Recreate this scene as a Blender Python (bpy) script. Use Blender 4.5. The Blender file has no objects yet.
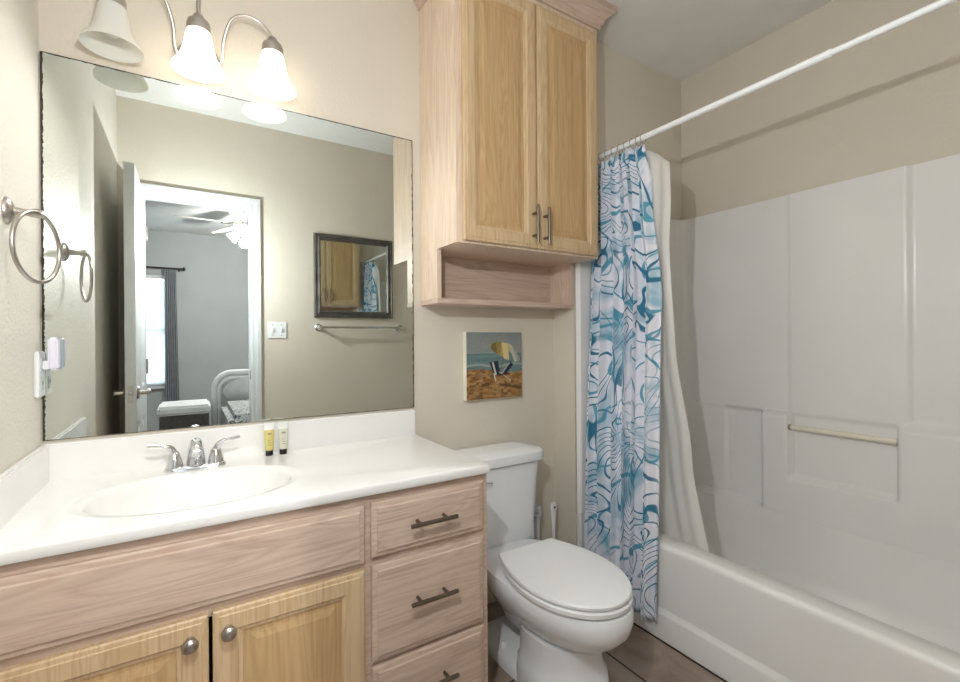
import bpy, bmesh, math, random
import numpy as np
from mathutils import Vector, Matrix
random.seed(7)
S = bpy.context.scene
COL = S.collection
PI = math.pi

# ------------------------------------------------------------------ camera
F, YAW, PIT, ROL = 462.3483, .5612, .0009, -.0072
cam_d = bpy.data.cameras.new('camera')
cam = bpy.data.objects.new('camera', cam_d)
COL.objects.link(cam)
fw = Vector((math.sin(YAW)*math.cos(PIT), math.cos(YAW)*math.cos(PIT), -math.sin(PIT)))
rt = Vector((math.cos(YAW), -math.sin(YAW), 0)); up = rt.cross(fw)
r2 = rt*math.cos(ROL) + up*math.sin(ROL); u2 = -rt*math.sin(ROL) + up*math.cos(ROL)
M = Matrix((r2, u2, -fw)).transposed().to_4x4()
M.translation = Vector((.3519, -1.7534, 1.1957))
cam.matrix_world = M
cam_d.sensor_width = 36; cam_d.sensor_fit = 'HORIZONTAL'
cam_d.lens = F*36/960; cam_d.shift_y = -1.0439/960
cam_d.clip_start = .01
S.camera = cam

# ------------------------------------------------------------------ world, light, exposure
w = bpy.data.worlds.new('world'); S.world = w; w.use_nodes = True
w.node_tree.nodes['Background'].inputs[0].default_value = (.80, .90, 1.0, 1)
w.node_tree.nodes['Background'].inputs[1].default_value = 4.0
S.view_settings.view_transform = 'Standard'; S.view_settings.look = 'None'
S.view_settings.gamma = 1; S.view_settings.use_curve_mapping = False
S.view_settings.exposure = 0.97
S.cycles.use_denoising = True
S.cycles.max_bounces = 14; S.cycles.diffuse_bounces = 7; S.cycles.glossy_bounces = 6
S.cycles.transmission_bounces = 6
S.cycles.caustics_refractive = False
def lamp(name, kind, loc, power, col=(1, 1, 1), size=.05, parent=None):
    l = bpy.data.lights.new(name, kind); l.energy = power; l.color = col
    if kind == 'POINT': l.shadow_soft_size = size
    o = bpy.data.objects.new(name, l); COL.objects.link(o); o.location = loc
    if parent is not None:
        o.parent = parent; o.location = Vector(loc) - WL[parent.name]
    return o
WL = {}
lamp('camera_flash', 'POINT', (.39, -1.38, 1.70), 17, (.955, .98, 1), 0.0)

# ------------------------------------------------------------------ helpers: materials
def C(r, g, b):
    f = lambda c: (c/255/12.92 if c <= 10.3 else ((c/255+.055)/1.055)**2.4)
    return (f(r), f(g), f(b), 1)
def mat(name, col=(200, 200, 200), rough=.5, metal=0, spec=.5, **kw):
    m = bpy.data.materials.new(name); m.use_nodes = True
    b = m.node_tree.nodes['Principled BSDF']
    b.inputs['Base Color'].default_value = C(*col)
    b.inputs['Roughness'].default_value = rough; b.inputs['Metallic'].default_value = metal
    b.inputs['Specular IOR Level'].default_value = spec
    for k, v in kw.items(): b.inputs[k.replace('_', ' ')].default_value = v
    return m
def nd(m, t, **kw):
    n = m.node_tree.nodes.new('ShaderNode' + t)
    for k, v in kw.items():
        if hasattr(n, k): setattr(n, k, v)
        else: n.inputs[k.replace('_', ' ')].default_value = v
    return n
def lk(m, a, b): m.node_tree.links.new(a, b)
def bsdf(m): return m.node_tree.nodes['Principled BSDF']
def ramp(m, fac, stops):
    r = nd(m, 'ValToRGB'); e = r.color_ramp.elements
    while len(e) < len(stops): e.new(.5)
    for i, (p, c) in enumerate(stops): e[i].position = p; e[i].color = c
    lk(m, fac, r.inputs[0]); return r
def noise_mat(name, c1, c2, scale=8, rough=.6, bump=0, bscale=60, detail=4, spec=.4, dist=.003):
    m = mat(name, c1, rough, 0, spec)
    tc = nd(m, 'TexCoord'); n = nd(m, 'TexNoise', Scale=scale, Detail=detail)
    lk(m, tc.outputs['Object'], n.inputs['Vector'])
    r = ramp(m, n.outputs['Fac'], [(.3, C(*c1)), (.7, C(*c2))])
    lk(m, r.outputs[0], bsdf(m).inputs['Base Color'])
    if bump:
        n2 = nd(m, 'TexNoise', Scale=bscale, Detail=3); lk(m, tc.outputs['Object'], n2.inputs['Vector'])
        bp = nd(m, 'Bump', Strength=bump, Distance=dist); lk(m, n2.outputs['Fac'], bp.inputs['Height'])
        lk(m, bp.outputs[0], bsdf(m).inputs['Normal'])
    return m
def wood(name, c1, c2, c3, axis='z', rough=.42):
    m = mat(name, c1, rough, 0, .4)
    tc = nd(m, 'TexCoord'); mp = nd(m, 'Mapping')
    s = {'x': (1.6, 14, 14), 'z': (14, 14, 1.3), 'y': (14, 1.6, 14)}[axis]
    mp.inputs['Scale'].default_value = s
    lk(m, tc.outputs['Object'], mp.inputs['Vector'])
    n0 = nd(m, 'TexNoise', Scale=.9, Detail=2, Distortion=1.2); lk(m, mp.outputs[0], n0.inputs['Vector'])
    # ring-like bands of the broad grain
    mu = nd(m, 'Math', operation='MULTIPLY'); lk(m, n0.outputs['Fac'], mu.inputs[0]); mu.inputs[1].default_value = 9
    fr = nd(m, 'Math', operation='PINGPONG'); lk(m, mu.outputs[0], fr.inputs[0]); fr.inputs[1].default_value = .5
    mp2 = nd(m, 'Mapping'); mp2.inputs['Scale'].default_value = tuple(v*(9 if v > 5 else 2.5) for v in s)
    lk(m, tc.outputs['Object'], mp2.inputs['Vector'])
    n1 = nd(m, 'TexNoise', Scale=1.0, Detail=3); lk(m, mp2.outputs[0], n1.inputs['Vector'])
    r1 = ramp(m, fr.outputs[0], [(.0, C(*c2)), (.45, C(*c1)), (1, C(*c1))])
    r2_ = ramp(m, n1.outputs['Fac'], [(.34, C(*c3)), (.52, (1, 1, 1, 1)), (1, (1, 1, 1, 1))])
    mx = nd(m, 'MixRGB', blend_type='MULTIPLY'); mx.inputs[0].default_value = .20
    lk(m, r1.outputs[0], mx.inputs[1]); lk(m, r2_.outputs[0], mx.inputs[2])
    lk(m, mx.outputs[0], bsdf(m).inputs['Base Color'])
    return m

# ------------------------------------------------------------------ helpers: shapes
def BM(): return bmesh.new()
def box(bm, x0, x1, y0, y1, z0, z1):
    v = [bm.verts.new(p) for p in ((x0,y0,z0),(x1,y0,z0),(x1,y1,z0),(x0,y1,z0),(x0,y0,z1),(x1,y0,z1),(x1,y1,z1),(x0,y1,z1))]
    for f in ((3,2,1,0),(4,5,6,7),(0,1,5,4),(1,2,6,5),(2,3,7,6),(3,0,4,7)): bm.faces.new([v[i] for i in f])
    return bm
def loft(bm, rings, cap0=True, cap1=True, closed=True):
    R = [[bm.verts.new(p) for p in r] for r in rings]
    n = len(R[0])
    for a, b in zip(R, R[1:]):
        for i in range(n if closed else n-1):
            j = (i+1) % n
            try: bm.faces.new((a[i], a[j], b[j], b[i]))
            except ValueError: pass
    if cap0: bm.faces.new(R[0][::-1])
    if cap1: bm.faces.new(R[-1])
    return bm
def tube(bm, pts, r, seg=12, caps=True):
    pts = [Vector(p) for p in pts]; n = len(pts)
    rs = [r]*n if not hasattr(r, '__len__') else r
    t0 = (pts[1]-pts[0]).normalized()
    nrm = t0.orthogonal().normalized(); rings = []
    for i, p in enumerate(pts):
        t = (pts[min(i+1, n-1)] - pts[max(i-1, 0)]).normalized()
        nrm = (nrm - t*nrm.dot(t)).normalized(); b = t.cross(nrm)
        rings.append([p + (nrm*math.cos(2*PI*k/seg) + b*math.sin(2*PI*k/seg))*rs[i] for k in range(seg)])
    return loft(bm, rings, caps, caps)
def lathe(bm, prof, c, axis='z', seg=32, cap0=True, cap1=True):
    rings = []
    for r, h in prof:
        ring = []
        for k in range(seg):
            a = 2*PI*k/seg; u, v = r*math.cos(a), r*math.sin(a)
            d = {'z': (u, v, h), 'x': (h, u, v), 'y': (v, h, u)}[axis]
            ring.append(Vector(c) + Vector(d))
        rings.append(ring)
    return loft(bm, rings, cap0, cap1)
def torus(bm, c, R, r, e1, e2, seg=48, sub=10, a0=0, a1=2*PI):
    e1, e2, c = Vector(e1).normalized(), Vector(e2).normalized(), Vector(c); n = e1.cross(e2)
    rings = []
    for k in range(seg):
        a = a0 + (a1-a0)*k/seg; d = e1*math.cos(a) + e2*math.sin(a)
        rings.append([c + d*(R + r*math.cos(2*PI*j/sub)) + n*r*math.sin(2*PI*j/sub) for j in range(sub)])
    rings.append(rings[0])
    return loft(bm, rings, False, False)
def rrect(x0, x1, y0, y1, r, z, n=6):
    pts = []
    for cx, cy, a in ((x1-r, y1-r, 0), (x0+r, y1-r, PI/2), (x0+r, y0+r, PI), (x1-r, y0+r, 1.5*PI)):
        for k in range(n+1):
            t = a + PI/2*k/n; pts.append((cx + r*math.cos(t), cy + r*math.sin(t), z))
    return pts
def rect_y(x0, x1, z0, z1, y): return [(x0, y, z0), (x1, y, z0), (x1, y, z1), (x0, y, z1)]
def smoothpath(pts, n=8):
    P = [Vector(p) for p in pts]; out = []
    for i in range(len(P)-1):
        a, b, c, d = P[max(i-1, 0)], P[i], P[i+1], P[min(i+2, len(P)-1)]
        for k in range(n):
            t = k/n
            out.append(.5*((2*b) + (c-a)*t + (2*a-5*b+4*c-d)*t*t + (-a+3*b-3*c+d)*t**3))
    out.append(P[-1]); return out
def obj(name, bm, m, parent=None, smooth=None, bevel=0, seg=2, loc=None):
    """link one mesh object; verts are given in world coordinates"""
    bmesh.ops.remove_doubles(bm, verts=bm.verts, dist=1e-6)
    if bevel:
        es = [e for e in bm.edges if len(e.link_faces) == 2 and e.calc_face_angle(0) > .6]
        bmesh.ops.bevel(bm, geom=es, offset=bevel, segments=seg, affect='EDGES', clamp_overlap=True)
    bmesh.ops.recalc_face_normals(bm, faces=bm.faces)
    if parent is not None: wl = WL[parent.name]
    elif loc is not None: wl = Vector(loc)
    else:
        xs = [v.co for v in bm.verts]
        wl = Vector(((min(v.x for v in xs)+max(v.x for v in xs))/2, (min(v.y for v in xs)+max(v.y for v in xs))/2, min(v.z for v in xs)))
    bmesh.ops.translate(bm, verts=bm.verts, vec=-wl)
    me = bpy.data.meshes.new(name); bm.to_mesh(me); bm.free()
    if smooth is not None:
        for p in me.polygons: p.use_smooth = True
        me.set_sharp_from_angle(angle=math.radians(smooth))
    o = bpy.data.objects.new(name, me); COL.objects.link(o)
    for q in (m if isinstance(m, (list, tuple)) else [m]): me.materials.append(q)
    if parent is not None: o.parent = parent; o.location = (0, 0, 0)
    else: o.location = wl
    WL[o.name] = wl
    return o
def tag(o, label=None, cat=None, group=None, kind=None):
    if label: o['label'] = label
    if cat: o['category'] = cat
    if group: o['group'] = group
    if kind: o['kind'] = kind
    return o
def thing(name, label, cat, loc, group=None):
    o = bpy.data.objects.new(name, None); COL.objects.link(o); o.location = loc
    o.empty_display_size = .05; WL[o.name] = Vector(loc)
    return tag(o, label, cat, group)
def struct(name, bm, m, **kw):
    o = obj(name, bm, m, **kw); o['kind'] = 'structure'; return o
def copy_tree(o, parent=None):
    c = o.copy(); COL.objects.link(c)
    if parent is not None: c.parent = parent
    for ch in list(o.children): copy_tree(ch, c)
    return c

# ------------------------------------------------------------------ materials
PAINT = noise_mat('wall_paint', (211, 203, 189), (215, 207, 193), 3, .62, .35, 95, spec=.35)
PAINT_L = noise_mat('wall_paint_textured', (218, 213, 202), (222, 217, 206), 3, .5, .7, 110, spec=.3)
CEIL = noise_mat('ceiling_paint', (222, 221, 218), (228, 227, 224), 5, .9, .5, 70)
BEDPAINT = noise_mat('bedroom_paint', (166, 170, 172), (172, 176, 178), 3, .8, .2, 80)
WHITE = noise_mat('white_trim_paint', (202, 205, 206), (206, 209, 210), 5, .35)
DOORW = noise_mat('door_paint', (204, 207, 208), (209, 212, 213), 5, .38)
WF = wood('pickled_oak', (224, 204, 184), (212, 190, 168), (190, 160, 136), 'z')
WFX = wood('pickled_oak_rail', (206, 184, 167), (193, 169, 152), (170, 141, 124), 'x')
WH = wood('honey_oak_panel', (198, 166, 122), (188, 154, 110), (168, 134, 94), 'z')
WHD = wood('honey_oak_frame', (208, 182, 146), (197, 169, 131), (174, 142, 106), 'z')
COUNTER = noise_mat('cultured_marble', (231, 230, 227), (235, 234, 232), 4, .16, spec=.5)
PORC = noise_mat('porcelain', (228, 230, 232), (231, 233, 235), 3, .12, spec=.5)
PLAST = noise_mat('white_plastic', (232, 233, 234), (236, 237, 238), 6, .3)
FIBER = noise_mat('tub_fiberglass', (228, 227, 225), (232, 231, 229), 3, .25, spec=.5)
CHROME = mat('chrome', (225, 226, 228), .08, 1)
NICKEL = noise_mat('brushed_nickel', (186, 180, 173), (198, 192, 186), 20, .3); bsdf(NICKEL).inputs['Metallic'].default_value = 1
DARKNK = noise_mat('aged_pewter_pull', (118, 108, 98), (136, 126, 116), 20, .32); bsdf(DARKNK).inputs['Metallic'].default_value = 1
BRONZE = noise_mat('dark_bronze', (52, 48, 45), (64, 58, 54), 20, .4); bsdf(BRONZE).inputs['Metallic'].default_value = .8
MIRROR = mat('mirror_silver', (226, 232, 229), .0, 1)
BLACKEDGE = noise_mat('mirror_black_edge', (22, 20, 18), (70, 62, 52), 60, .6)
BLACK = noise_mat('black_plastic', (16, 16, 17), (22, 22, 23), 10, .35)
DARKGAP = noise_mat('dark_cabinet_inside', (52, 40, 30), (60, 46, 34), 8, .8)
FRAMEM = noise_mat('pewter_frame', (92, 90, 86), (118, 115, 109), 14, .38); bsdf(FRAMEM).inputs['Metallic'].default_value = .6
RODW = noise_mat('rod_white', (238, 239, 240), (241, 242, 243), 5, .3)
STEEL = noise_mat('wire_steel', (165, 165, 166), (180, 180, 181), 9, .25); bsdf(STEEL).inputs['Metallic'].default_value = 1
CREAMBAR = noise_mat('cream_plastic', (226, 220, 202), (230, 224, 207), 6, .25)

# floor tiles
TILE = mat('floor_tile', (150, 135, 122), .4)
_tc = nd(TILE, 'TexCoord'); _mp = nd(TILE, 'Mapping'); _mp.inputs['Location'].default_value = (-1.69, .44, 0)
lk(TILE, _tc.outputs['Object'], _mp.inputs['Vector'])
_b = nd(TILE, 'TexBrick', offset=0.0, Scale=1.0, Mortar_Size=.0045, Brick_Width=.48, Row_Height=.48, Mortar_Smooth=.1)
lk(TILE, _mp.outputs[0], _b.inputs['Vector'])
_n = nd(TILE, 'TexNoise', Scale=7, Detail=8, Distortion=.6); lk(TILE, _tc.outputs['Object'], _n.inputs['Vector'])
_r = ramp(TILE, _n.outputs['Fac'], [(.28, C(118, 100, 88)), (.5, C(152, 135, 122)), (.74, C(172, 157, 146))])
lk(TILE, _r.outputs[0], _b.inputs['Color1']); lk(TILE, _r.outputs[0], _b.inputs['Color2'])
_b.inputs['Mortar'].default_value = C(48, 40, 34)
lk(TILE, _b.outputs['Color'], bsdf(TILE).inputs['Base Color'])

# curtain print: marbled teal strokes on a pale lilac white cloth
CURT = mat('marbled_cloth', (215, 218, 226), .85, 0, .15)
_uv = nd(CURT, 'UVMap'); _uv.uv_map = 'UVMap'
def contour(scale, k, dist, width, seed):
    mp = nd(CURT, 'Mapping'); mp.inputs['Location'].default_value = (seed, seed*.7, 0); mp.inputs['Rotation'].default_value = (0, 0, .9)
    lk(CURT, _uv.outputs[0], mp.inputs['Vector'])
    n = nd(CURT, 'TexNoise', Scale=scale, Detail=.9, Distortion=dist); lk(CURT, mp.outputs[0], n.inputs['Vector'])
    mu = nd(CURT, 'Math', operation='MULTIPLY'); lk(CURT, n.outputs['Fac'], mu.inputs[0]); mu.inputs[1].default_value = k
    pp = nd(CURT, 'Math', operation='PINGPONG'); lk(CURT, mu.outputs[0], pp.inputs[0]); pp.inputs[1].default_value = .5
    return ramp(CURT, pp.outputs[0], [(0, (1, 1, 1, 1)), (width*.6, (1, 1, 1, 1)), (width, (0, 0, 0, 1))]), n
_c1, _n1 = contour(2.6, 7, 1.1, .075, 0)
_c2, _n2 = contour(2.2, 24, 1.0, .11, 3.1)
_msk = nd(CURT, 'TexNoise', Scale=1.6, Detail=2); lk(CURT, _uv.outputs[0], _msk.inputs['Vector'])
_mr = ramp(CURT, _msk.outputs['Fac'], [(.34, (0, 0, 0, 1)), (.46, (1, 1, 1, 1))])
_wash = nd(CURT, 'TexNoise', Scale=2.2, Detail=3, Distortion=2.0); lk(CURT, _uv.outputs[0], _wash.inputs['Vector'])
_wr = ramp(CURT, _wash.outputs['Fac'], [(.34, C(120, 166, 186)), (.43, C(196, 208, 220)), (.50, C(224, 224, 232)), (.60, C(222, 223, 232)), (.70, C(150, 188, 204))])
_m1 = nd(CURT, 'MixRGB', blend_type='MIX'); lk(CURT, _c1.outputs[0], _m1.inputs[0]); lk(CURT, _wr.outputs[0], _m1.inputs[1]); _m1.inputs[2].default_value = C(96, 156, 180)
_mm = nd(CURT, 'Math', operation='MULTIPLY'); lk(CURT, _c2.outputs[0], _mm.inputs[0]); lk(CURT, _mr.outputs[0], _mm.inputs[1])
_m2 = nd(CURT, 'MixRGB', blend_type='MIX'); lk(CURT, _mm.outputs[0], _m2.inputs[0]); lk(CURT, _m1.outputs[0], _m2.inputs[1]); _m2.inputs[2].default_value = C(60, 118, 146)
lk(CURT, _m2.outputs[0], bsdf(CURT).inputs['Base Color'])

# sheer liner
LINER = mat('frosted_liner', (240, 239, 236), .35, 0, .4)
_tr = nd(LINER, 'BsdfTranslucent'); _tr.inputs[0].default_value = C(240, 239, 236)
_tp = nd(LINER, 'BsdfTransparent'); _mx = nd(LINER, 'MixShader'); _mx2 = nd(LINER, 'MixShader')
_mx.inputs[0].default_value = .4; _mx2.inputs[0].default_value = .22
lk(LINER, bsdf(LINER).outputs[0], _mx.inputs[1]); lk(LINER, _tr.outputs[0], _mx.inputs[2])
lk(LINER, _mx.outputs[0], _mx2.inputs[1]); lk(LINER, _tp.outputs[0], _mx2.inputs[2])
lk(LINER, _mx2.outputs[0], LINER.node_tree.nodes['Material Output'].inputs[0])

def shade_mat(name, strength):
    m = mat(name, (240, 240, 236), .35)
    tr = nd(m, 'BsdfTranslucent'); tr.inputs[0].default_value = C(245, 242, 235)
    mx = nd(m, 'MixShader'); mx.inputs[0].default_value = .35
    lk(m, bsdf(m).outputs[0], mx.inputs[1]); lk(m, tr.outputs[0], mx.inputs[2])
    lk(m, mx.outputs[0], m.node_tree.nodes['Material Output'].inputs[0])
    if strength:
        bsdf(m).inputs['Emission Color'].default_value = (1, .93, .82, 1)
        bsdf(m).inputs['Emission Strength'].default_value = strength
    return m
SH_OFF = shade_mat('frosted_glass', 0)
SH_ON = shade_mat('frosted_glass_lit', .55)

# ------------------------------------------------------------------ the room
YJ = -1.812
XR, YF, H, AY = 2.714, -1.692, 2.647, -.15      # right wall, front wall, ceiling, alcove end wall
struct('floor', box(BM(), -.12, XR+.12, YJ, .12, -.1, 0), TILE, loc=(0, 0, 0))
struct('ceiling', box(BM(), -.12, XR+.12, YJ, .12, H, H+.1), CEIL)
struct('wall_back', box(BM(), -.12, 1.885, 0, .12, 0, H), PAINT)
struct('wall_left', box(BM(), -.12, 0, YJ, 0, 0, H), PAINT_L)
struct('wall_right', box(BM(), XR, XR+.12, YJ, AY, 0, H), PAINT)
struct('wall_alcove', box(BM(), 1.885, XR+.12, AY, .12, 0, H), PAINT)
bm = BM(); DX0, DX1, DZ = .120, .703, 2.088
box(bm, 0, DX0, YJ, YF, 0, H); box(bm, DX1, XR, YJ, YF, 0, H); box(bm, DX0, DX1, YJ, YF, DZ, H)
struct('wall_front', bm, PAINT)
# casing around the doorway (both faces) and jamb lining
def casing(bm, y, s):
    cw = .062
    prof = [(0, 0), (0, .010), (.012, .013), (.014, .010), (.034, .014), (.036, .018), (cw-.004, .018), (cw, .014), (cw, 0)]
    rings = []
    for o, h in prof:
        yy = y + s*h
        rings.append([(DX0-o*.9, yy, 0.0), (DX0-o*.9, yy, DZ+o), (DX1+o, yy, DZ+o), (DX1+o, yy, 0.0)])
    loft(bm, rings, False, False, closed=False)
bm = BM(); casing(bm, YF, 1); casing(bm, YJ, -1)
for a in ((DX0, DX0+.004), (DX1-.004, DX1)): box(bm, a[0], a[1], YJ-.005, YF+.005, 0, DZ)
box(bm, DX0, DX1, YJ-.005, YF+.005, DZ-.004, DZ)
struct('trim_1', bm, WHITE, loc=(.41, YF, 0))
bm = BM(); box(bm, DX1-.006, DX1-.0035, -1.725, -1.70, .94, 1.0)
o = obj('strike_plate', bm, BRONZE); tag(o, 'small dark strike plate on the right door jamb in the mirror', 'strike plate')

# ------------------------------------------------------------------ open door
dx0, dx1, dy0, dy1, dz = .088, .131, -1.682, -1.052, 2.066
bm = BM(); bx0, bx1 = dx0, dx1
yy = [dy0, dy0+.11, dy0+.26, dy0+.34, dy1-.11, dy1]
yy = [dy0, dy0+.10, (dy0+dy1)/2-.045, (dy0+dy1)/2+.045, dy1-.10, dy1]
zz = [.012, .22, .78, .95, 1.62, 1.72, 1.93, dz]
for s, x, o in ((1, bx1, -.009), (-1, bx0, .009)):
    for i in range(5):
        for j in range(7):
            a, b, c, d = yy[i], yy[i+1], zz[j], zz[j+1]
            if i in (1, 3) and j in (1, 3, 5):
                r = lambda k, xo: [(x+xo, a+k, c+k), (x+xo, b-k, c+k), (x+xo, b-k, d-k), (x+xo, a+k, d-k)]
                loft(bm, [r(0, 0), r(.012, o), r(.03, o), r(.045, o*.2)], False, True)
            else:
                bm.faces.new([bm.verts.new(p) for p in ((x, a, c), (x, b, c), (x, b, d), (x, a, d))])
for P in (((bx0, dy0, zz[0]), (bx1, dy0, zz[0]), (bx1, dy0, dz), (bx0, dy0, dz)), ((bx0, dy1, zz[0]), (bx1, dy1, zz[0]), (bx1, dy1, dz), (bx0, dy1, dz)),
          ((bx0, dy0, dz), (bx1, dy0, dz), (bx1, dy1, dz), (bx0, dy1, dz)), ((bx0, dy0, zz[0]), (bx1, dy0, zz[0]), (bx1, dy1, zz[0]), (bx0, dy1, zz[0]))):
    bm.faces.new([bm.verts.new(p) for p in P])
door = thing('panel_door', 'white six-panel door standing open beside the left wall in the mirror', 'door', ((dx0+dx1)/2, dy0, .012))
obj('door_leaf', bm, DOORW, door)
for s, x in ((1, dx1), (-1, dx0)):
    bm = BM(); hy, hz = dy1-.055, .945
    lathe(bm, [(.030, 0), (.032, .004), (.028, .010), (.012, .014), (.010, .040), (.013, .046), (.008, .052)] if s > 0 else [(.030, 0), (.032, -.004), (.028, -.010), (.012, -.014), (.010, -.040), (.013, -.046), (.008, -.052)], (x, hy, hz), 'x', 20)
    tube(bm, smoothpath([(x+s*.043, hy, hz), (x+s*.046, hy-.03, hz+.006), (x+s*.045, hy-.065, hz+.002), (x+s*.043, hy-.105, hz-.012), (x+s*.043, hy-.115, hz-.006)], 5), [.0085]*21, 10)
    obj('lever_handle', bm, NICKEL, door, smooth=40)
bm = BM(); box(bm, dx0+.009, dx1-.009, dy1, dy1+.002, .90, .985)
lathe(bm, [(.009, .002), (.008, .010), (.004, .012)], ((dx0+dx1)/2, dy1, .945), 'y', 14)
obj('latch_plate', bm, NICKEL, door, smooth=40)
bm = BM()
for z in (.25, 1.05, 1.85): tube(bm, [(dx1+.006, dy0+.006, z-.045), (dx1+.006, dy0+.006, z+.045)], .006, 10)
obj('hinge', bm, NICKEL, door, smooth=40)

# ------------------------------------------------------------------ bedroom beyond the doorway
BY = -5.60
struct('floor_bedroom', box(BM(), -1.6, 2.8, BY-.12, YJ, -.1, 0), noise_mat('bedroom_floor', (150, 140, 128), (162, 152, 140), 6, .7))
struct('ceiling_bedroom', box(BM(), -1.6, 2.8, BY-.12, YJ, H, H+.1), noise_mat('bedroom_ceiling_paint', (214, 216, 216), (220, 222, 222), 6, .85))
bm = BM(); WX0, WX1, WZ0, WZ1 = -.80, .125, .62, 2.07
box(bm, -1.6, WX0, BY-.12, BY, 0, H); box(bm, WX1, 2.8, BY-.12, BY, 0, H); box(bm, WX0, WX1, BY-.12, BY, 0, WZ0); box(bm, WX0, WX1, BY-.12, BY, WZ1, H)
struct('wall_bedroom_far', bm, BEDPAINT)
struct('wall_bedroom_left', box(BM(), -1.72, -1.6, BY-.12, YJ, 0, H), BEDPAINT)
struct('wall_bedroom_right', box(BM(), 2.8, 2.92, BY-.12, YJ, 0, H), BEDPAINT)
bm = BM(); box(bm, -1.6, -.12, YJ-.02, YJ, 0, H)
struct('wall_bedroom_near', bm, BEDPAINT)
# window: frame, sill, pane; blinds are a thing
bm = BM()
for a in ((WX0, WX0+.05, WZ0, WZ1), (WX1-.05, WX1, WZ0, WZ1), (WX0, WX1, WZ0, WZ0+.05), (WX0, WX1, WZ1-.05, WZ1), (WX0, WX1, 1.33, 1.37)):
    box(bm, a[0], a[1], BY-.08, BY-.04, a[2], a[3])
win = struct('window_1', bm, WHITE)
bm = BM(); box(bm, WX0-.03, WX1+.03, BY-.02, BY+.05, WZ0-.035, WZ0); obj('window_sill', bm, WHITE, win, bevel=.006)
GLASS = mat('window_glass', (245, 248, 250), .02, 0, .5)
_t = nd(GLASS, 'BsdfTransparent'); _x = nd(GLASS, 'MixShader'); _x.inputs[0].default_value = .93
lk(GLASS, bsdf(GLASS).outputs[0], _x.inputs[1]); lk(GLASS, _t.outputs[0], _x.inputs[2]); lk(GLASS, _x.outputs[0], GLASS.node_tree.nodes['Material Output'].inputs[0])
bm = BM(); box(bm, WX0+.04, WX1-.04, BY-.064, BY-.058, WZ0+.04, WZ1-.04); obj('window_pane', bm, GLASS, win)
SLAT = mat('blind_slat', (240, 243, 246), .5)
_t = nd(SLAT, 'BsdfTranslucent'); _t.inputs[0].default_value = C(240, 245, 250); _x = nd(SLAT, 'MixShader'); _x.inputs[0].default_value = .55
lk(SLAT, bsdf(SLAT).outputs[0], _x.inputs[1]); lk(SLAT, _t.outputs[0], _x.inputs[2]); lk(SLAT, _x.outputs[0], SLAT.node_tree.nodes['Material Output'].inputs[0])
bl = thing('window_blind', 'white slatted blind drawn down in the bedroom window seen in the mirror', 'window blind', ((WX0+WX1)/2, BY-.015, WZ1-.05))
bm = BM(); box(bm, WX0+.01, WX1-.01, BY-.035, BY+.005, WZ1-.05, WZ1-.004); obj('headrail', bm, WHITE, bl)
bm = BM(); z = WZ0+.05
while z < WZ1-.06:
    loft(bm, [[(x, BY-.020, z-.022), (x, BY-.018, z-.022), (x, BY-.007, z+.0195), (x, BY-.009, z+.0195)] for x in (WX0+.02, WX1-.02)])
    z += .042
obj('slat_stack', bm, SLAT, bl)
bm = BM(); box(bm, WX0+.02, WX1-.02, BY-.03, BY-.005, WZ0+.008, WZ0+.03); obj('bottom_rail', bm, WHITE, bl)
# curtain rod + grey curtain
rd = thing('curtain_rod', 'black curtain rod with ball finial above the bedroom window', 'curtain rod', (-.3, BY+.07, 2.155))
bm = BM(); tube(bm, [(-.98, BY+.07, 2.155), (.275, BY+.07, 2.155)], .011, 12); obj('rod', bm, BRONZE, rd, smooth=40)
bm = BM(); lathe(bm, [(.002, -.02), (.02, -.012), (.027, 0), (.02, .016), (.002, .022)], (.295, BY+.07, 2.155), 'x', 16); obj('finial', bm, BRONZE, rd, smooth=60)
bm = BM(); tube(bm, [(.24, BY, 2.13), (.24, BY+.07, 2.15)], .008, 10); obj('bracket', bm, BRONZE, rd, smooth=60)
def cloth(name, m, path, zs, xy, nu=160, parent=None, thick=.0015, uvs=(1, 1)):
    pass
bm = BM(); rows = []
for j in range(31):
    t = j/30; zc = 2.141 - t*2.10
    rows.append([(.085 + (.125 + .03*t)*u, BY+.07 + .022*math.sin(u*6*2*PI + .4*t) , zc) for u in [k/70 for k in range(71)]])
loft(bm, rows, False, False, closed=False)
o = obj('bedroom_curtain', bm, noise_mat('grey_cloth', (142, 146, 152), (156, 160, 166), 12, .9), smooth=80, loc=(.15, BY+.07, .05))
tag(o, 'plain grey floor-length curtain beside the bedroom window in the mirror', 'curtain')
md = o.modifiers.new('s', 'SOLIDIFY'); md.thickness = .002

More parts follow.
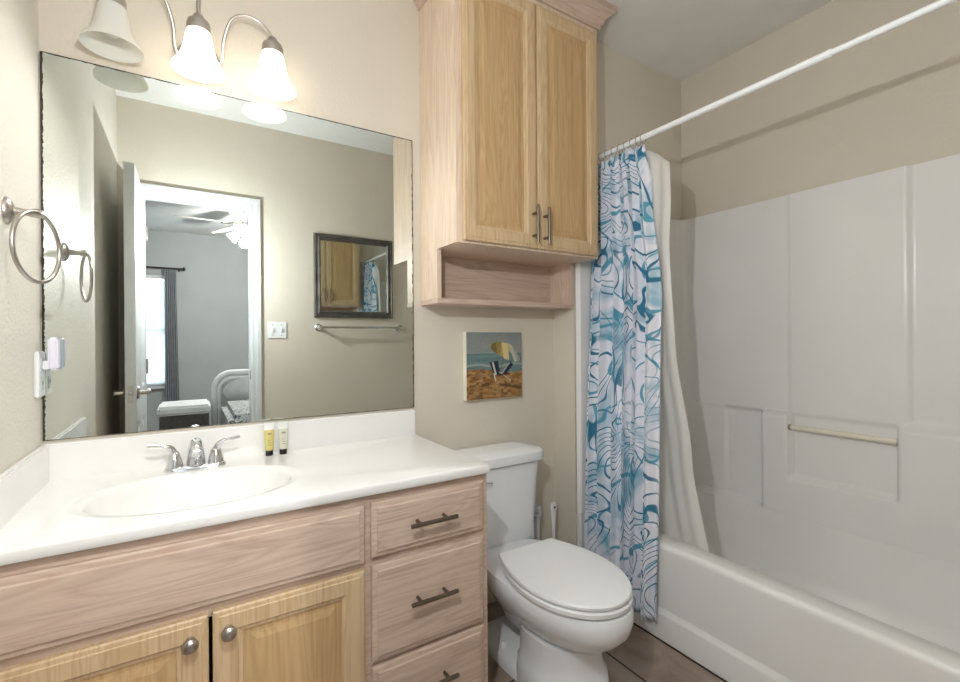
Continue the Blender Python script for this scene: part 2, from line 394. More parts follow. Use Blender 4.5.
# ceiling fan
FX, FY = .86, -3.80
fan = thing('ceiling_fan', 'white ceiling fan with lit bell lights in the bedroom reflection', 'ceiling fan', (FX, FY, H))
bm = BM(); lathe(bm, [(.065, 0), (.062, -.03), (.02, -.05), (.013, -.06), (.013, -.12), (.05, -.13), (.10, -.15), (.115, -.19), (.10, -.225), (.06, -.24), (.05, -.27)], (FX, FY, H), 'z', 28); obj('motor_housing', bm, mat('fan_white', (215, 216, 216), .35), fan, smooth=40)
BLADE = noise_mat('pale_fan_blade', (206, 200, 192), (216, 211, 204), 6, .5)
for k in range(5):
    a = math.radians(175 + 72*k); e = Vector((math.cos(a), math.sin(a), 0)); n = Vector((-e.y, e.x, 0))
    bm = BM(); rings = []
    for r, hw in ((.17, .035), (.20, .05), (.32, .062), (.48, .068), (.58, .066), (.62, .045), (.635, .012)):
        p = Vector((FX, FY, H-.195)) + e*r
        rings.append([p + n*hw + Vector((0, 0, .008)), p - n*hw + Vector((0, 0, -.010)), p - n*hw + Vector((0, 0, -.016)), p + n*hw + Vector((0, 0, .002))])
    loft(bm, rings)
    bl_ = obj('blade', bm, BLADE, fan)
    bm = BM(); p0 = Vector((FX, FY, H-.20)); tube(bm, [p0+e*.09, p0+e*.15+Vector((0, 0, -.008)), p0+e*.23+Vector((0, 0, -.008))], .009, 8); obj('blade_arm', bm, BRONZE, bl_, smooth=50)
FANSH = shade_mat('fan_glass_lit', 2.0)
for k in range(3):
    a = math.radians(200 + 120*k); e = Vector((math.cos(a), math.sin(a), 0))
    d = (e*.75 + Vector((0, 0, -.66))).normalized(); p = Vector((FX, FY, H-.265)) + e*.03
    q = d.orthogonal().normalized(); q2 = d.cross(q); bm = BM(); rings = []
    for h, r in ((.02, .022), (.05, .034), (.09, .046), (.125, .058), (.14, .064)):
        rings.append([p + d*h + (q*math.cos(2*PI*i/20) + q2*math.sin(2*PI*i/20))*r for i in range(20)])
    loft(bm, rings, True, False); obj('glass_shade', bm, FANSH, fan, smooth=60)
bm = BM(); tube(bm, [(FX+.02, FY-.03, H-.27), (FX+.02, FY-.03, H-.42)], .0015, 6); obj('pull_chain', bm, STEEL, fan)
lamp('fan_lamp', 'POINT', (FX, FY, H-.40), 60, (1, .97, .93), .05, parent=fan)

# bench and bed in the bedroom
DARKW = noise_mat('dark_woven_side', (66, 60, 58), (96, 90, 88), 90, .8)
QUILT = noise_mat('white_bedding', (205, 208, 210), (220, 223, 224), 14, .9, .6, 40)
bn = thing('bench', 'low white-topped bench with dark sides at the bed foot in the mirror', 'bench', (.33, -3.40, 0))
bm = BM(); box(bm, .11, .515, -3.62, -3.12, .545, .625); obj('bench_top', bm, QUILT, bn, bevel=.02, seg=3)
bm = BM(); box(bm, .125, .50, -3.60, -3.14, .12, .545); obj('bench_box', bm, DARKW, bn, bevel=.006)
for x in (.145, .48):
    for y in (-3.58, -3.16):
        bm = BM(); tube(bm, [(x, y, 0), (x, y, .12)], [.016, .022], 10); obj('leg', bm, BRONZE, bn, smooth=50)
bd = thing('bed', 'white bed with round-shouldered headboard and patterned quilt in the mirror', 'bed', (1.25, -3.5, 0))
def arch(x0, x1, z0, z1, r, n=10):
    p = [(x0, z0)]
    for k in range(n+1):
        a = PI - PI/2*k/n; p.append((x0+r + r*math.cos(a), z1-r + r*math.sin(a)))
    for k in range(n+1):
        a = PI/2 - PI/2*k/n; p.append((x1-r + r*math.cos(a), z1-r + r*math.sin(a)))
    p.append((x1, z0)); return p
bm = BM(); tube(bm, [(x, -3.62, z) for x, z in arch(.56, 1.98, .0, .88, .16)], .028, 12); obj('headboard_frame', bm, QUILT, bd, smooth=60)
bm = BM(); tube(bm, [(x, -3.60, z) for x, z in arch(.60, 1.91, .0, .83, .13)], .016, 12); obj('headboard_inner_rail', bm, QUILT, bd, smooth=60)
bm = BM(); P = arch(.62, 1.89, .35, .82, .12); loft(bm, [[(x, y, z) for x, z in P] for y in (-3.625, -3.605)]); obj('headboard_panel', bm, noise_mat('grey_panel', (150, 152, 154), (176, 178, 180), 22, .8), bd)
bm = BM(); box(bm, .62, 1.90, -3.59, -2.35, .20, .55); obj('mattress', bm, QUILT, bd, bevel=.05, seg=4)
PATQ = mat('patterned_quilt', (160, 160, 158), .9)
_tc = nd(PATQ, 'TexCoord'); _v = nd(PATQ, 'TexNoise', Scale=26, Detail=2, Distortion=1.5); lk(PATQ, _tc.outputs['Object'], _v.inputs['Vector'])
_r = ramp(PATQ, _v.outputs['Fac'], [(.38, C(48, 50, 54)), (.45, C(178, 180, 180)), (.60, C(196, 198, 198)), (.66, C(90, 94, 98))]); lk(PATQ, _r.outputs[0], bsdf(PATQ).inputs['Base Color'])
bm = BM(); box(bm, .605, 1.915, -3.36, -2.33, .16, .62); obj('quilt', bm, PATQ, bd, bevel=.05, seg=4)
bm = BM()
lathe(bm, [(.01, -.06), (.12, -.045), (.17, 0), (.12, .045), (.01, .06)], (0, 0, 0), 'z', 24)
bmesh.ops.scale(bm, vec=(1.35, .95, 1), verts=bm.verts); bmesh.ops.rotate(bm, matrix=Matrix.Rotation(math.radians(58), 3, 'X'), verts=bm.verts); bmesh.ops.translate(bm, vec=(.86, -3.50, .70), verts=bm.verts)
o = obj('pillow', bm, QUILT, smooth=80); tag(o, 'plump white pillow leaning on the bed headboard in the mirror', 'pillow')

# ------------------------------------------------------------------ vanity cabinet
VX1, VF, VZ = 1.136, -.538, .782
van = thing('vanity_cabinet', 'pickled oak vanity cabinet with two doors and three drawers under the white top', 'vanity', (.565, -.27, 0))
bm = BM()
for a in ((.006, .024, -.004), (VX1-.020, VX1-.001, -.004), (.742, .760, -.012)): box(bm, a[0], a[1], VF+.0202, a[2], .118, VZ-.001)
box(bm, .024, VX1-.020, -.012, -.004, .118, VZ-.001); box(bm, .006, VX1-.001, VF+.0202, -.004, .100, .1178)
obj('carcass', bm, WF, van)
bm = BM(); box(bm, .006, VX1, VF, VF+.02, .10, .125)                       # face frame: bottom rail, stiles, rails
for a in ((.006, .040, .125, VZ), (.730, .772, .125, VZ), (1.100, VX1, .125, VZ)): box(bm, a[0], a[1], VF, VF+.02, a[2], a[3])
for a in ((.040, .730, .745, VZ), (.772, 1.100, .745, VZ), (.040, .730, .572, .618), (.772, 1.100, .58, .622), (.772, 1.100, .31, .342)): box(bm, a[0], a[1], VF+.0005, VF+.0195, a[2], a[3])
obj('face_frame', bm, WFX, van)
bm = BM(); box(bm, .006, VX1-.004, -.45, -.43, 0, .10); obj('toe_kick', bm, DARKGAP, van)
def slab(bm, x0, x1, z0, z1, yb, yf):
    r = lambda i, y: rect_y(x0+i, x1-i, z0+i, z1-i, y)
    loft(bm, [r(0, yb), r(0, yf+.009), r(.003, yf+.006), r(.014, yf+.0045), r(.016, yf+.0005), r(.018, yf)])
def bar_pull(x0, x1, z, yf, parent, name='drawer_pull', m=None):
    bm = BM(); tube(bm, [(x0, yf-.032, z), (x1, yf-.032, z)], .0062, 12)
    for x in (x0+.03, x1-.03): tube(bm, [(x, yf+.001, z), (x, yf-.032, z)], .005, 10)
    return obj(name, bm, m or DARKNK, parent, smooth=40)
bm = BM(); slab(bm, .03, .743, .604, .757, VF-.001, VF-.020); obj('false_front', bm, WFX, van)
for z0, z1, pz in ((.612, .760, .688), (.331, .591, .473), (.065, .317, .230)):
    bm = BM(); slab(bm, .761, 1.115, z0, z1, VF-.001, VF-.020); d = obj('drawer', bm, WFX, van)
    bar_pull(.860, 1.003, pz, VF-.020, d)
def panel_door(x0, x1, z0, z1, yb, yf, fwid, parent, name, mf, mp):
    r = lambda i, y: rect_y(x0+i, x1-i, z0+i, z1-i, y)
    bm = BM(); loft(bm, [r(0, yb), r(0, yf+.006), r(.004, yf+.003), r(.012, yf+.002), r(.014, yf), r(fwid-.014, yf), r(fwid-.010, yf+.004), r(fwid-.002, yf+.006), r(fwid, yf+.011), r(fwid, yb-.001)], False, False)
    d = obj(name, bm, mf, parent)
    bm = BM(); loft(bm, [r(fwid-.004, yb-.002), r(fwid-.004, yf+.0105), r(fwid+.012, yf+.0100), r(fwid+.030, yf+.006), r(fwid+.034, yf+.006)]); obj('door_panel', bm, mp, d)
    return d
def knob(x, z, yf, parent):
    bm = BM(); lathe(bm, [(.010, 0), (.0085, -.004), (.006, -.010), (.0075, -.014), (.0150, -.018), (.0165, -.022), (.0145, -.027), (.008, -.030), (.001, -.031)], (x, yf, z), 'y', 24); obj('door_knob', bm, NICKEL, parent, smooth=45)
dl = panel_door(.032, .384, .085, .585, VF-.001, VF-.020, .062, van, 'door', WHD, WH); knob(.349, .541, VF-.020, dl)
dr = panel_door(.392, .741, .085, .587, VF-.001, VF-.020, .062, van, 'door', WHD, WH); knob(.423, .543, VF-.020, dr)

# ------------------------------------------------------------------ countertop with the basin
CZ, CX1, CYF = .8104, 1.1355, -.558
ctop = thing('countertop', 'white cultured marble countertop with integral oval basin and splashes', 'countertop', (.57, -.28, VZ))
bx, by, ra, rb = .367, -.318, .232, .168
N = 128
def ell(k, s): a = 2*PI*k/N; return (bx + ra*s*math.cos(a), by + rb*s*math.sin(a))
def rectpt(k, x0, x1, y0, y1):
    a = 2*PI*k/N; dx, dy = ra*math.cos(a), rb*math.sin(a)
    ts = []
    if dx > 1e-9: ts.append((x1-bx)/dx)
    if dx < -1e-9: ts.append((x0-bx)/dx)
    if dy > 1e-9: ts.append((y1-by)/dy)
    if dy < -1e-9: ts.append((y0-by)/dy)
    t = min(ts); return (bx+dx*t, by+dy*t)
def snap(ring, x0, x1, y0, y1):
    for cx_, cy_ in ((x0, y0), (x0, y1), (x1, y0), (x1, y1)):
        k = min(range(N), key=lambda i: (ring[i][0]-cx_)**2+(ring[i][1]-cy_)**2); ring[k] = (cx_, cy_)
    return ring
rings = []
for s, dz_ in ((.10, -.128), (.35, -.125), (.58, -.116), (.76, -.096), (.88, -.064), (.95, -.032), (.985, -.012), (1.0, -.005), (1.03, -.0015), (1.10, -.001), (1.13, .0008), (1.16, 0)):
    sy_ = min(s, 1.0 + (s-1)*.8) if s > 1 else s
    rings.append([(bx + ra*s*math.cos(2*PI*k/N), by + rb*sy_*math.sin(2*PI*k/N), CZ+dz_) for k in range(N)])
# outer: keep the ring inside the slab, then the rectangle, the eased front edge, the underside
x0, x1, y0, y1 = .001, CX1, CYF, -.001
for i, z in ((.006, CZ), (.002, CZ-.0015), (0, CZ-.006), (0, VZ+.006), (.003, VZ+.001)):
    rr = snap([rectpt(k, x0+(i if False else 0), x1-i, y0+i, y1) for k in range(N)], x0, x1-i, y0+i, y1)
    rings.append([(p[0], p[1], z) for p in rr])
bm = BM(); loft(bm, rings, True, False); obj('basin_top', bm, COUNTER, ctop, smooth=50)
def splash(bm, x0, x1, y0, y1):
    box(bm, x0, x1, y0, y1, CZ-.006, CZ+.1016)
bm = BM(); splash(bm, .001, CX1-.006, -.021, -.001); obj('back_splash', bm, COUNTER, ctop, bevel=.004)
bm = BM(); splash(bm, .001, .019, -.556, -.0215); obj('side_splash', bm, COUNTER, ctop, bevel=.004)
bm = BM(); lathe(bm, [(.024, .000), (.023, .003), (.016, .004), (.013, .002), (.004, .001)], (bx, by, CZ-.1285), 'z', 24); obj('drain', bm, CHROME, ctop, smooth=40)

# ------------------------------------------------------------------ faucet
fc = thing('faucet', 'chrome two-handle faucet behind the oval basin', 'faucet', (.366, -.092, CZ))
bm = BM(); loft(bm, [rrect(.284+i, .448-i, -.118+i, -.066-i, .0255-i, CZ+z, 8) for i, z in ((0, 0), (0, .006), (.003, .010), (.009, .012))]); obj('base_plate', bm, CHROME, fc, smooth=45)
bm = BM(); rings = []
for y, z, wx, hz_ in ((-.084, .812, .027, .012), (-.088, .835, .025, .016), (-.098, .862, .022, .018), (-.118, .886, .019, .017), (-.142, .895, .017, .014), (-.168, .893, .0155, .011), (-.186, .887, .014, .009), (-.194, .882, .010, .006)):
    rings.append([(.367 + wx*math.cos(2*PI*k/20), y + (0 if z > .87 else .9)*0 + hz_*.9*math.sin(2*PI*k/20)*(.9 if z < .87 else .35), z + (hz_*math.sin(2*PI*k/20) if z >= .86 else hz_*.2*math.sin(2*PI*k/20))) for k in range(20)])
loft(bm, rings); obj('spout', bm, CHROME, fc, smooth=60)
bm = BM(); lathe(bm, [(.011, .876), (.011, .864), (.009, .862)], (.367, -.180, 0), 'z', 16); obj('aerator', bm, CHROME, fc, smooth=40)
bm = BM(); tube(bm, [(.367, -.066, .815), (.367, -.066, .868)], .0028, 10); lathe(bm, [(.002, .866), (.007, .869), (.007, .875), (.002, .879)], (.367, -.066, 0), 'z', 14); obj('lift_rod', bm, CHROME, fc, smooth=50)
for s, xb in ((-1, .312), (1, .420)):
    bm = BM(); lathe(bm, [(.0235, .812), (.023, .822), (.0195, .842), (.015, .858), (.010, .867), (.003, .870)], (xb, -.092, 0), 'z', 24)
    pts = smoothpath([(xb, -.092, .850), (xb+s*.006, -.094, .872), (xb+s*.022, -.098, .886), (xb+s*.045, -.102, .890), (xb+s*.066, -.106, .8935)], 6)
    n = len(pts); tube(bm, pts, [.014-.0095*min(1, i/(n*.6)) for i in range(n)], 12)
    obj('handle', bm, CHROME, fc, smooth=60)

# toiletry tubes
def toiletry(label, x, y, cbody, rot):
    t = thing('toiletry_tube', label, 'toiletry tube', (x, y, CZ))
    bm = BM(); rings = []
    for z, a, b in ((.018, .0125, .0125), (.022, .0135, .0133), (.045, .0145, .012), (.070, .0155, .008), (.088, .0162, .003), (.092, .0164, .0014), (.104, .0164, .0012)):
        rings.append([(x + a*math.cos(2*PI*k/24), y + b*math.sin(2*PI*k/24), CZ+.018+(z-.018)*1.07) for k in range(24)])
    tb = mat('tube_gel_'+label.split()[0], cbody, .25); tc = nd(tb, 'TexCoord'); sp = nd(tb, 'SeparateXYZ'); lk(tb, tc.outputs['Object'], sp.inputs[0])
    r = ramp(tb, sp.outputs['Z'], [(.0, C(*cbody)), (.083, C(*cbody)), (.084, C(232, 234, 230))]); r.color_ramp.interpolation = 'CONSTANT'; lk(tb, r.outputs[0], bsdf(tb).inputs['Base Color'])
    loft(bm, rings); obj('tube_body', bm, tb, t, smooth=60)
    bm = BM(); lathe(bm, [(.0115, 0), (.0118, .002), (.0118, .016), (.0105, .018)], (x, y, CZ), 'z', 20); obj('cap', bm, BLACK, t, smooth=40)
    bm = BM()
    for i, wd in enumerate((.0022, .0022, .0022)):
        xx = x - .005 + i*.0042; box(bm, xx, xx+wd, y-.0105, y-.0085, CZ+.071, CZ+.0765)
    for i in range(3): box(bm, x-.006, x+.006-.002*i, y-.0135+.0008*i, y-.0122+.0008*i, CZ+.036+.008*i, CZ+.0372+.008*i)
    obj('printed_label', bm, mat('tube_ink', (110, 108, 80), .6), t)
toiletry('yellow gel toiletry tube standing on its black cap by the backsplash', .578, -.052, (214, 200, 122), 0)
toiletry('clear pale toiletry tube standing on its black cap, right of the yellow one', .621, -.056, (214, 215, 196), 0)

# ------------------------------------------------------------------ big wall mirror
MX0, MX1, MZ0, MZ1 = .006, 1.129, .9205, 2.0117
mr = thing('wall_mirror', 'large frameless wall mirror over the vanity with darkened edges', 'mirror', ((MX0+MX1)/2, -.002, MZ0))
bm = BM(); box(bm, MX0, MX1, -.006, -.0005, MZ0, MZ1); obj('mirror_glass', bm, MIRROR, mr)
def ragged(bm, a, b, w0, n, horiz):
    for i in range(n):
        p, q = a + (b-a)*i/n, a + (b-a)*(i+1)/n
        yield p, q, w0*random.uniform(.35, 1.25)
bm = BM()
for p, q, wd in ragged(bm, MZ0, MZ1, .0028, 200, 0): box(bm, MX0-.003, MX0+wd, -.0072, -.0058, p, q)
for p, q, wd in ragged(bm, MX0, MX1, .0022, 90, 1): box(bm, p, q, -.0072, -.0058, MZ1-wd, MZ1+.0006)
for p, q, wd in ragged(bm, MZ0, MZ1, .003, 80, 0): box(bm, MX1-wd, MX1+.0006, -.0072, -.0058, p, q)
for p, q, wd in ragged(bm, MX0, MX1, .0016, 60, 1): box(bm, p, q, -.0072, -.0058, MZ0, MZ0+wd)
obj('desilvered_edge', bm, BLACKEDGE, mr)

# ------------------------------------------------------------------ vanity light
vl = thing('vanity_light', 'brushed nickel three-light vanity fixture with bell glass shades above the mirror', 'wall light', (.384, 0, 2.10))
bm = BM(); lathe(bm, [(.062, 0), (.062, -.012), (.052, -.022), (.02, -.028)], (.384, -.001, 2.10), 'y', 32); obj('wall_plate', bm, NICKEL, vl, smooth=40)
sx = (.174, .382, .590)
BULB = mat('bulb_glow', (255, 250, 240), .4, 0, .5, Emission_Color=(1, .95, .86, 1), Emission_Strength=2.5)
BULB0 = mat('bulb_off', (215, 212, 205), .3)
for i, x in enumerate(sx):
    Y = -.103; zb = 2.024
    d = x - .384
    if i == 1: pts = [(.384, -.02, 2.12), (.384, -.035, 2.18), (.384, -.06, 2.245), (.384, -.09, 2.262), (x, Y, 2.245), (x, Y, 2.19)]
    else:
        s = 1 if d > 0 else -1
        pts = [(.384+s*.03, -.022, 2.075), (.384+s*.062, -.04, 2.10), (.384+s*.068, -.07, 2.16), (.384+s*.088, -.095, 2.215), (.384+s*.125, Y, 2.237), (.384+s*.168, Y, 2.232), (.384+s*.198, Y, 2.205), (x, Y, 2.180)]
    bm = BM(); tube(bm, smoothpath(pts, 7), .0052, 12); arm = obj('arm', bm, NICKEL, vl, smooth=60)
    bm = BM(); lathe(bm, [(.008, 2.196), (.014, 2.190), (.017, 2.180), (.029, 2.172), (.0325, 2.160), (.0335, 2.140), (.030, 2.138)], (x, Y, 0), 'z', 28); obj('socket_cup', bm, NICKEL, vl, smooth=45)
    prof = [(.031, 2.146), (.0345, 2.130), (.0385, 2.108), (.043, 2.085), (.050, 2.062), (.060, 2.044), (.069, 2.032), (.0725, zb), (.0705, zb+.001), (.066, 2.035), (.057, 2.048), (.047, 2.066), (.040, 2.088), (.035, 2.112), (.031, 2.134)]
    bm = BM(); lathe(bm, prof, (x, Y, 0), 'z', 40, False, False)
    sh = obj('glass_shade', bm, SH_ON if i else SH_OFF, vl, smooth=60)
    if i == 0: tag(sh, 'unlit white glass shade')
    else: tag(sh, 'lit glowing glass shade')
    bm = BM(); lathe(bm, [(.004, 2.055), (.016, 2.062), (.022, 2.078), (.020, 2.095), (.013, 2.115), (.012, 2.135)], (x, Y, 0), 'z', 20); obj('bulb', bm, BULB if i else BULB0, vl, smooth=60)
    if i: lamp('bulb_light', 'POINT', (x, Y, 2.062), 2.7, (1, .97, .93), .04, parent=vl)

# ------------------------------------------------------------------ towel ring + socket + plug-in
tr = thing('towel_ring', 'brushed nickel towel ring on the left wall beside the mirror', 'towel ring', (0, -.292, 1.497))
bm = BM(); lathe(bm, [(.025, .0005), (.025, .004), (.021, .009), (.016, .013), (.010, .016), (.008, .036), (.010, .046), (.0115, .055), (.008, .064)], (0, -.292, 1.497), 'x', 28)
for v in bm.verts: v.co.z = 1.497 + (v.co.z-1.497)*(1.25 if v.co.x < .014 else 1)
obj('post', bm, NICKEL, tr, smooth=45)
bm = BM(); torus(bm, (.056, -.305, 1.416), .080, .0048, (.309, .951, 0), (0, 0, 1), 64, 12); obj('ring', bm, NICKEL, tr, smooth=80)
oc = thing('wall_outlet', 'white duplex wall outlet on the left wall at the mirror edge', 'outlet', (0, -.041, 1.047))
bm = BM(); box(bm, .0005, .010, -.077, -.008, 1.047, 1.172); obj('cover_plate', bm, PLAST, oc, bevel=.003)
for z in (1.083, 1.135):
    bm = BM(); box(bm, .010, .0118, -.058, -.027, z-.018, z+.018); rc = obj('receptacle', bm, mat('outlet_insert', (208, 214, 210), .35), oc, bevel=.001)
    for y in (-.050, -.036):
        bm = BM(); box(bm, .0116, .0121, y-.001, y+.001, z-.002, z+.008); obj('slot', bm, BLACK, rc)
pl = thing('plug_in_unit', 'small white plug-in unit in the outlet beside the mirror', 'plug-in', (.0122, -.043, 1.12))
bm = BM(); box(bm, .024, .046, -.062, -.026, 1.120, 1.211); obj('body', bm, mat('plug_white', (226, 224, 236), .3), pl, bevel=.006, seg=3)
bm = BM(); box(bm, .0122, .025, -.052, -.034, 1.122, 1.146); obj('plug_neck', bm, PLAST, pl, bevel=.002)

# ------------------------------------------------------------------ front wall: switch, framed mirror, towel bar (seen in the mirror)
k_ = 1.0094; FXs = lambda x: .3519+(x-.3519)*k_; FZs = lambda z: 1.1957+(z-1.1957)*k_
sw = thing('light_switch', 'white double light switch plate right of the doorway in the mirror', 'light switch', (.858, YF, 1.216))
bm = BM(); box(bm, FXs(.799), FXs(.918), YF+.0005, YF+.006, 1.214, 1.328); obj('switch_plate', bm, PLAST, sw, bevel=.002)
for x in (.836, .890):
    bm = BM(); box(bm, x-.006, x+.006, YF+.006, YF+.010, 1.256, 1.286); box(bm, x-.004, x+.004, YF+.010, YF+.018, 1.272, 1.283); obj('toggle', bm, PLAST, sw, bevel=.001)
for x in (.836, .890):
    for z in (1.236, 1.306):
        bm = BM(); lathe(bm, [(.0032, .006), (.0030, .0072), (.001, .0074)], (x, YF, z), 'y', 10); obj('screw', bm, BRONZE, sw)
fm = thing('framed_mirror', 'mirror in a dark pewter frame on the far wall, seen in the big mirror', 'mirror', (1.392, YF, 1.362))
fx0, fx1, fz0, fz1 = FXs(1.100), FXs(1.684), FZs(1.362), FZs(1.960)
r = lambda i, y: rect_y(fx0+i, fx1-i, fz0+i, fz1-i, YF+y)
bm = BM(); loft(bm, [r(0, .001), r(0, .016), r(.004, .022), (r(.012, .024)), r(.016, .019), r(.030, .021), r(.034, .026), r(.040, .026), r(.048, .014), r(.048, .008)], False, False); obj('frame', bm, FRAMEM, fm)
bm = BM(); box(bm, fx0+.03, fx1-.03, YF+.002, YF+.010, fz0+.03, fz1-.03); obj('mirror_glass', bm, MIRROR, fm)
tb = thing('towel_bar', 'chrome towel bar below the framed mirror on the far wall', 'towel bar', (1.43, YF, 1.285))
bm = BM(); tube(bm, [(1.135, YF+.062, 1.291), (1.748, YF+.062, 1.291)], .0085, 14); obj('bar', bm, CHROME, tb, smooth=60)
for x in (1.135, 1.748):
    bm = BM(); lathe(bm, [(.026, .0005), (.026, .006), (.018, .012), (.011, .020), (.011, .045), (.017, .056), (.019, .064), (.015, .074), (.004, .078)], (x, YF, 1.291), 'y', 24); obj('post', bm, CHROME, tb, smooth=45)

# ------------------------------------------------------------------ upper cabinet over the toilet
KX0, KX1, KF, KZ0 = 1.166, 1.882, -.305, 1.548
uc = thing('upper_cabinet', 'tall pale oak two-door wall cabinet with an open shelf over the toilet', 'cabinet', ((KX0+KX1)/2, -.15, 1.338))
bm = BM(); box(bm, KX0+.0006, KX1-.0006, KF+.0202, -.001, KZ0, 2.60); obj('carcass', bm, WF, uc)
bm = BM()
for a in ((KX0, KX0+.042, KZ0-.0004, 2.60), (KX1-.042, KX1, KZ0-.0004, 2.60), (1.505, 1.547, KZ0+.035, 2.52)): box(bm, a[0], a[1], KF, KF+.02, a[2], a[3])
for a in ((KZ0, KZ0+.035), (2.52, 2.5998)): box(bm, KX0+.042, KX1-.042, KF+.0004, KF+.0198, a[0], a[1])
obj('face_frame', bm, WF, uc)
def vpull(x, z0, z1, yf, parent):
    bm = BM(); tube(bm, [(x, yf-.032, z0), (x, yf-.032, z1)], .0062, 12)
    for z in (z0+.03, z1-.03): tube(bm, [(x, yf+.001, z), (x, yf-.032, z)], .005, 10)
    obj('door_handle', bm, DARKNK, parent, smooth=40)
d1 = panel_door(1.190, 1.524, 1.556, 2.528, KF-.001, KF-.020, .060, uc, 'door', WHD, WH)
d2 = panel_door(1.530, 1.866, 1.556, 2.528, KF-.001, KF-.020, .060, uc, 'door', WHD, WH)
vpull(1.500, 1.572, 1.718, KF-.020, d1); vpull(1.557, 1.568, 1.715, KF-.020, d2)
bm = BM(); rings = []
for o_, z in ((-.002, 2.556), (.010, 2.556), (.012, 2.570), (.018, 2.574), (.022, 2.590), (.036, 2.606), (.056, 2.618), (.060, 2.622), (.060, H-.001), (-.002, H-.001)):
    rings.append([(KX0-o_, -.001, z), (KX0-o_, KF-o_, z), (KX1+o_, KF-o_, z), (KX1+o_, AY-.001, z)])
loft(bm, rings, False, False, closed=False); obj('crown_moulding', bm, WFX, uc)
SD, SZ = -.150, 1.338
bm = BM(); box(bm, KX0, KX0+.018, SD, -.001, SZ+.0202, KZ0-.0005); obj('shelf_side', bm, WF, uc)
bm = BM(); box(bm, KX1-.020, KX1-.002, SD, -.001, SZ+.0202, KZ0-.0005)
obj('shelf_side', bm, WF, uc)
bm = BM(); box(bm, KX0+.0182, KX1-.0202, -.008, -.001, SZ+.0202, KZ0-.0005); obj('shelf_back', bm, WFX, uc)
bm = BM(); box(bm, KX0-.0005, KX1-.0015, SD-.003, -.001, SZ, SZ+.020); obj('shelf_board', bm, WFX, uc, bevel=.001)

# ------------------------------------------------------------------ painting
px0, px1, pz0, pz1, pd = 1.364, 1.664, .930, 1.229, -.030
pc = thing('canvas_painting', 'small square beach canvas with umbrella and chair on the wall above the toilet', 'painting', ((px0+px1)/2, -.015, pz0))
bm = BM(); box(bm, px0, px1, pd, -.001, pz0, pz1); obj('stretched_canvas', bm, noise_mat('canvas_edge', (226, 222, 206), (232, 228, 214), 30, .8), pc, bevel=.0015)
rng = np.random.RandomState(3)
G = 120
U, V = np.meshgrid((np.arange(G)+.5)/G, (np.arange(G)+.5)/G)      # V up
def vnoise(fx, fy, seed):
    r_ = np.random.RandomState(seed); g = r_.rand(64, 64)
    x, y = U*fx, V*fy; xi, yi = x.astype(int) % 63, y.astype(int) % 63; a, b = x % 1, y % 1
    a = a*a*(3-2*a); b = b*b*(3-2*b)
    return (g[yi, xi]*(1-a)+g[yi, xi+1]*a)*(1-b) + (g[yi+1, xi]*(1-a)+g[yi+1, xi+1]*a)*b
def mixc(img, mask, col): 
    m_ = np.clip(mask, 0, 1)[..., None]; return img*(1-m_) + np.array(col, float)*m_
img = np.zeros((G, G, 3)); img[:] = (132, 140, 140)
img = mixc(img, vnoise(6, 10, 1)*.7, (152, 152, 140)); img = mixc(img, np.clip((V-.8)*3, 0, 1)*.6, (104, 118, 124))
sea = (V < .70); img[sea] = (112, 136, 134)
img = mixc(img, sea*vnoise(4, 40, 2)*.8, (86, 112, 116)); img = mixc(img, sea*(V > .685)*.6, (168, 172, 160))
img = mixc(img, sea*(np.abs(V-.50-.02*np.sin(U*9)) < .018)*.6, (176, 182, 172))
sand = V < .42 + .03*np.sin(U*5+.6) + .02*(vnoise(14, 3, 4)-.5); img[sand] = (168, 132, 84)
img = mixc(img, sand*vnoise(12, 18, 5)*.9, (128, 88, 48)); img = mixc(img, sand*np.clip((vnoise(9, 22, 6)-.5)*4, 0, 1)*.7, (190, 150, 96))
img = mixc(img, sand*np.clip((vnoise(16, 40, 7)-.62)*5, 0, 1)*.6, (84, 58, 36))
img = mixc(img, (np.abs(V-.17-.05*np.sin(U*4)) < .02)*(vnoise(18, 4, 9) > .4)*.8, (92, 62, 36))
def tri(p):
    m_ = np.ones((G, G), bool); n_ = len(p)
    if sum(p[i][0]*p[(i+1) % n_][1] - p[(i+1) % n_][0]*p[i][1] for i in range(n_)) > 0: p = p[::-1]
    for i in range(n_):
        (x0_, y0_), (x1_, y1_) = p[i], p[(i+1) % n_]; m_ &= ((x1_-x0_)*(V-y0_) - (y1_-y0_)*(U-x0_)) <= 0
    return m_
# chair: two dark striped slings, pale frame, then the tilted parasol
img = mixc(img, tri([(.40, .55), (.55, .57), (.60, .36), (.48, .33)])*1.0, (30, 48, 62))
img = mixc(img, tri([(.44, .55), (.47, .555), (.53, .36), (.50, .35)])*1.0, (196, 196, 184))
img = mixc(img, tri([(.58, .37), (.78, .56), (.84, .50), (.66, .32)])*1.0, (28, 44, 58))
img = mixc(img, tri([(.60, .38), (.76, .54), (.78, .53), (.63, .36)])*.8, (190, 190, 178))
img = mixc(img, tri([(.56, .40), (.58, .40), (.80, .26), (.78, .255)])*1.0, (206, 196, 172)); img = mixc(img, tri([(.50, .34), (.52, .35), (.72, .38), (.80, .355)])*.9, (60, 44, 34))
img = mixc(img, tri([(.47, .38), (.49, .38), (.52, .26), (.50, .26)])*1.0, (214, 206, 184))
img = mixc(img, tri([(.655, .62), (.67, .62), (.60, .40), (.585, .40)])*1.0, (120, 96, 62))
img = mixc(img, tri([(.44, .83), (.62, .84), (.80, .80), (.70, .60), (.52, .68)]), (176, 156, 96))
img = mixc(img, tri([(.44, .83), (.52, .85), (.54, .68), (.48, .70), (.42, .76)]), (120, 104, 60))
